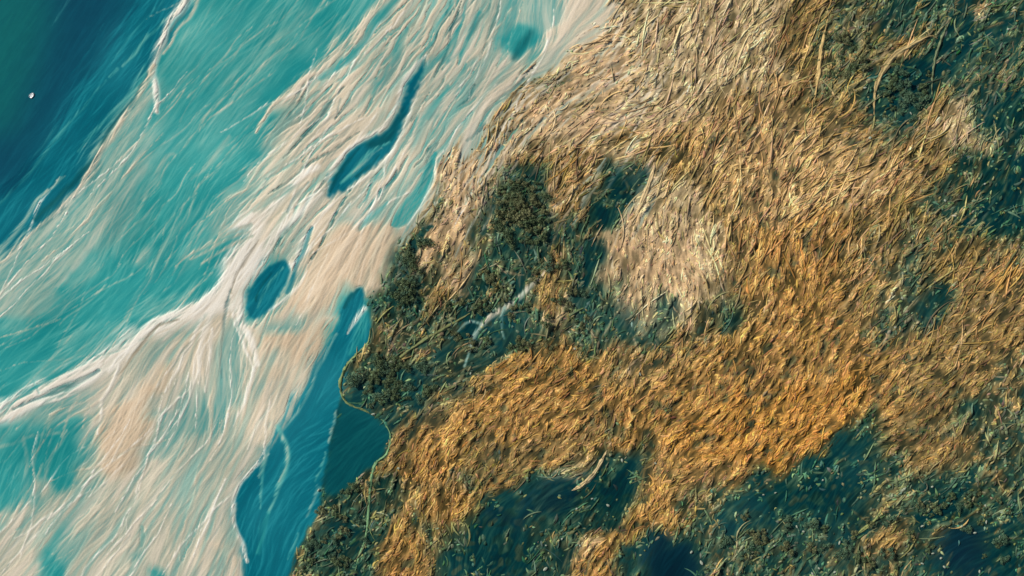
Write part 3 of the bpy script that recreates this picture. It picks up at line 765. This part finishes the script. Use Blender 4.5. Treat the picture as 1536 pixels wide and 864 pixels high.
BM = [bush_meshes(40 + i, LEAF[i % 3]) for i in range(6)]
THICKETS = [
 ([(745,304),(758,276),(785,264),(812,271),(823,292),(822,336),(806,362),(772,366),(738,350)], 34, (0, 3, 1), (1.6, 2.9), 'dark olive bush in the rounded thicket above the centre', 'bushes of the rounded thicket'),
 ([(560,535),(640,545),(650,580),(630,605),(575,612),(540,606),(520,585),(525,560)], 34, (0, 3, 2), (1.5, 2.7), 'dark green bush on the rounded headland beside the blue channel', 'bushes on the headland'),
 ([(640,345),(656,350),(630,390),(618,440),(600,470),(584,460),(600,400)], 20, (0, 2, 3), (1.4, 2.4), 'dark bush along the dark rim between the sand and the marsh', 'bushes on the marsh rim'),
 ([(1322,130),(1345,105),(1395,100),(1392,150),(1365,188),(1325,182)], 22, (0, 2, 5), (1.4, 2.5), 'dark blue green bush inside the hook-shaped reed bank', 'bushes inside the hooked bank'),
 ([(700,400),(820,380),(880,430),(930,470),(880,520),(700,540),(640,500)], 40, (0, 1, 2, 4), (1.2, 2.2), 'green bush in the hollows around the pale stream', 'bushes around the pale stream'),
 ([(1230,50),(1300,40),(1310,90),(1250,140)], 14, (1, 4, 0), (1.3, 2.2), 'olive bush right of the straight reed bank at the top', 'bushes beside the straight bank'),
 ([(470,760),(560,700),(560,760),(540,850),(450,860)], 24, (0, 2, 4), (1.2, 2.2), 'green bush on the shore strip below the dark bay', 'bushes on the shore strip'),
 ([(1060,770),(1180,780),(1400,740),(1520,720),(1520,850),(1070,850)], 60, (0, 2, 4, 5), (1.1, 2.1), 'green bush in the dark marsh along the lower right', 'bushes of the lower right marsh'),
]


def inside(x, y, p):
    c = False
    for (x1, y1), (x2, y2) in zip(p, p[1:] + p[:1]):
        if (y1 > y) != (y2 > y) and x < (x2 - x1) * (y - y1) / (y2 - y1) + x1: c = not c
    return c


for (pg, cnt, kinds, (s0, s1_), lab, grp) in THICKETS:
    bx = [q[0] for q in pg]; by = [q[1] for q in pg]; got = []
    for _ in range(4000):
        if len(got) >= cnt: break
        x, y = random.uniform(min(bx), max(bx)), random.uniform(min(by), max(by))
        if not inside(x, y, pg) or any((x - a) ** 2 + (y - b_) ** 2 < 40 for a, b_ in got): continue
        zz = float(samp(Z, np.array([x]), np.array([y]))[0])
        if zz < -.5 and random.random() < .7: continue
        got.append((x, y))
        tr, cr = BM[random.choice(kinds)]
        o = bpy.data.objects.new('bush', None); C.objects.link(o); o.location = (wx(x), wy(y), max(zz, 0)); o.rotation_euler = (0, 0, random.uniform(0, 6.28))
        k = random.uniform(s0 * .6, s1_ * 1.15); o.scale = (k * random.uniform(.85, 1.2), k * random.uniform(.85, 1.2), k * random.uniform(.6, .85))
        tag(o, lab, 'bush', grp)
        for nm, me in (('trunk', tr), ('crown', cr)):
            c_ = bpy.data.objects.new(nm, me); C.objects.link(c_); c_.parent = o

# ------------------------------------------------------------------ boulders
M_rock = mat_plain('pale_rock', (.34, .37, .28), .85, .4, 2.0)


def boulder_mesh(seed):
    r = random.Random(seed)
    bm = bmesh.new(); bmesh.ops.create_icosphere(bm, subdivisions=2, radius=1)
    ax = [Vector((r.uniform(-1, 1), r.uniform(-1, 1), r.uniform(-.4, 1))).normalized() for _ in range(9)]
    for v in bm.verts:
        n = v.co.normalized(); k = 1.0
        for a in ax: k = min(k, (.80 + .04 * r.random()) / max(.2, n.dot(a)))
        v.co = n * k * (1 + r.uniform(-.03, .03)); v.co.x *= 1.2; v.co.z *= .75
    me = bpy.data.meshes.new('boulder'); bm.to_mesh(me); bm.free(); me.materials.append(M_rock); return me


RM = [boulder_mesh(s) for s in range(5)]
ROCKS = {
 ('pale boulder poking out of the dark marsh pools at the bottom', 'boulders in the dark lower marsh'):
   [(865,763,3.4),(912,758,4.5),(819,818,3),(870,818,3.2),(888,748,3.5),(843,808,3),(1145,742,2.8),(1163,739,3),(1234,720,3),(1259,814,4),(1161,818,3.4),
    (1398,730,3.6),(1477,758,3.4),(1479,783,3.6),(1462,799,3.8),(1399,830,3.4),(1411,837,3.6),(1416,850,4),(1469,857,4.4),(1383,789,3.4),(1442,790,3.8),(1383,845,3.4),(1499,805,3),
    (1195,790,3),(1205,797,3.4),(1228,852,4),(1218,860,3.4),(1252,858,3.6)],
 ('pale boulder lying among the ochre grass', 'boulders in the ochre grass'):
   [(862,523,3.6),(960,561,3.6),(706,560,3.2),(1297,132,3.6),(983,695,3.2),(1304,207,4.2)],
 ('pale boulder in the green hollows around the pale stream', 'boulders around the pale stream'):
   [(705,482,3.6),(616,491,3.4),(583,554,3.2),(630,467,3.4),(854,498,3.2),(787,514,3),(927,450,3.2),(967,487,3)],
 ('pale boulder in the dark green scrub by the right side', 'boulders by the right side'):
   [(1342,491,2.8),(1353,447,3.2),(1477,276,4),(1417,301,3.6),(1366,170,3),(1512,44,3.6),(1521,12,3.6)],
}
ONES = [(818,853,4.8,'large cream boulder at the lower edge below the round dark pool'),(1037,828,4.8,'cream boulder on the right bank of the navy pool at the bottom'),
 (1052,844,4.6,'yellowish boulder nearest the lower right corner of the navy pool'),(933,690,4.2,'blue white boulder below the grey notch in the ochre grass'),
 (560,621,4,'white boulder on the reed fringe where the dark bay begins'),(598,702,3.8,'white boulder just right of the dark bay'),
 (478,735,4.2,'white boulder at the waterline where the scrub meets the blue channel'),(543,743,3.4,'cream boulder against the long green reed fringe')]


def rock(k, x, y, r, label, group):
    o = bpy.data.objects.new('boulder', RM[k % 5]); C.objects.link(o)
    z = max(0, float(samp(Z, np.array([x]), np.array([y]))[0]))
    o.location = (wx(x), wy(y), z + .45 + r * .08); sc = r * .24
    o.scale = (sc * random.uniform(.9, 1.6), sc * random.uniform(.65, 1.0), sc * .7)
    o.rotation_euler = (random.uniform(-.15, .15), random.uniform(-.15, .15), random.uniform(0, 6.28))
    return tag(o, label, 'boulder', group)


k = 0
for (lab, grp), lst in ROCKS.items():
    for (x, y, r) in lst: rock(k, x, y, r, lab, grp); k += 1
for (x, y, r, lab) in ONES: rock(k, x, y, r, lab, 'lone pale boulders'); k += 1

# ------------------------------------------------------------------ small white boat on the deep water
M_hull = mat_plain('white_gelcoat', (.82, .83, .82), .35, .03, 4)
M_deck = mat_plain('pale_deck', (.74, .77, .76), .6, .05, 6)
M_motor = mat_plain('grey_cowling', (.35, .36, .38), .4, .1, 5)


def part(name, bm, mat, parent):
    for f in bm.faces: f.smooth = True
    me = bpy.data.meshes.new(name); bm.to_mesh(me); bm.free(); me.materials.append(mat)
    o = bpy.data.objects.new(name, me); C.objects.link(o); o.parent = parent; return o


def add_box(bm, c, s, bev=.03):
    r = bmesh.ops.create_cube(bm, size=1, matrix=Matrix.Translation(c) @ Matrix.Diagonal((*s, 1)))
    e = list({e for v in r['verts'] for e in v.link_edges})
    bmesh.ops.bevel(bm, geom=e, offset=bev, segments=2, affect='EDGES')


boat = bpy.data.objects.new('boat', None); C.objects.link(boat)
boat.location = (wx(48), wy(143), 0.02); boat.rotation_euler = (0, 0, math.radians(50))
tag(boat, 'tiny white open boat alone on the deep dark water', 'boat')
LB, BB = 4.3, 1.35
sec = []
bm = bmesh.new()
for i in range(15):
    u = i / 14; x = -LB / 2 + LB * u
    b = BB * (1 - max(0, (u - .45) / .55) ** 2.4) * (.86 + .14 * min(1, u / .3)); b = max(b, .03)
    top = .62 + .22 * u ** 2
    ring = [(x, -b, top), (x, -b * .97, .3), (x, -b * .7, -.1), (x, 0, -.25 + .15 * u ** 3), (x, b * .7, -.1), (x, b * .97, .3), (x, b, top), (x, max(b - .14, .01), top + .03), (x, max(b - .2, .008), .22 + .2 * u ** 2),
            (x, 0, .18 + .2 * u ** 2), (x, -max(b - .2, .008), .22 + .2 * u ** 2), (x, -max(b - .14, .01), top + .03)]
    sec.append([bm.verts.new(p) for p in ring])
for a, b_ in zip(sec, sec[1:]):
    n = len(a)
    for q in range(n): bm.faces.new((a[q], b_[q], b_[(q + 1) % n], a[(q + 1) % n]))
bm.faces.new(sec[0]); bm.faces.new(list(reversed(sec[-1])))
bmesh.ops.recalc_face_normals(bm, faces=bm.faces)
part('hull', bm, M_hull, boat)
for xq in (-.9, .35):
    bm = bmesh.new(); add_box(bm, (xq, 0, .55), (.42, 2.2, .07)); part('bench', bm, M_deck, boat)
bm = bmesh.new(); add_box(bm, (1.35, 0, .66), (.8, 1.3, .06)); part('bow_deck', bm, M_hull, boat)
bm = bmesh.new(); add_box(bm, (-2.32, 0, .85), (.34, .42, .5), .1); add_box(bm, (-2.34, 0, .3), (.16, .16, .9), .03); mo = part('outboard_motor', bm, M_motor, boat)
bm = bmesh.new(); add_box(bm, (-1.95, .08, .95), (.55, .05, .05), .015); part('tiller', bm, M_motor, mo)

# ------------------------------------------------------------------ light, sky, camera
sun = bpy.data.lights.new('sun', 'SUN'); sun.energy = 4.55; sun.angle = math.radians(.5); sun.color = (1, .95, .87)
so = bpy.data.objects.new('sun', sun); C.objects.link(so)
d = Vector((math.sin(SUN_AZ) * math.cos(SUN_EL), math.cos(SUN_AZ) * math.cos(SUN_EL), math.sin(SUN_EL)))
so.rotation_euler = d.to_track_quat('Z', 'Y').to_euler(); so.location = d * 400
wd = bpy.data.worlds.new('World'); bpy.context.scene.world = wd; wd.use_nodes = True
nt = wd.node_tree; sk = nt.nodes.new('ShaderNodeTexSky'); sk.sky_type = 'NISHITA'; sk.sun_disc = False
sk.sun_elevation = SUN_EL; sk.sun_rotation = SUN_AZ
nt.links.new(sk.outputs['Color'], nt.nodes['Background'].inputs['Color']); nt.nodes['Background'].inputs['Strength'].default_value = .07

cam = bpy.data.cameras.new('camera'); cam.sensor_width = 36; cam.lens = 50
co = bpy.data.objects.new('camera', cam); C.objects.link(co)
co.location = (0, 0, W * S * cam.lens / cam.sensor_width); co.rotation_euler = (0, 0, 0)
cam.clip_end = 20000; cam.clip_start = 1
sc = bpy.context.scene; sc.camera = co
sc.view_settings.view_transform = 'Standard'; sc.view_settings.look = 'None'; sc.view_settings.exposure = 0
sc.cycles.filter_width = 1.6
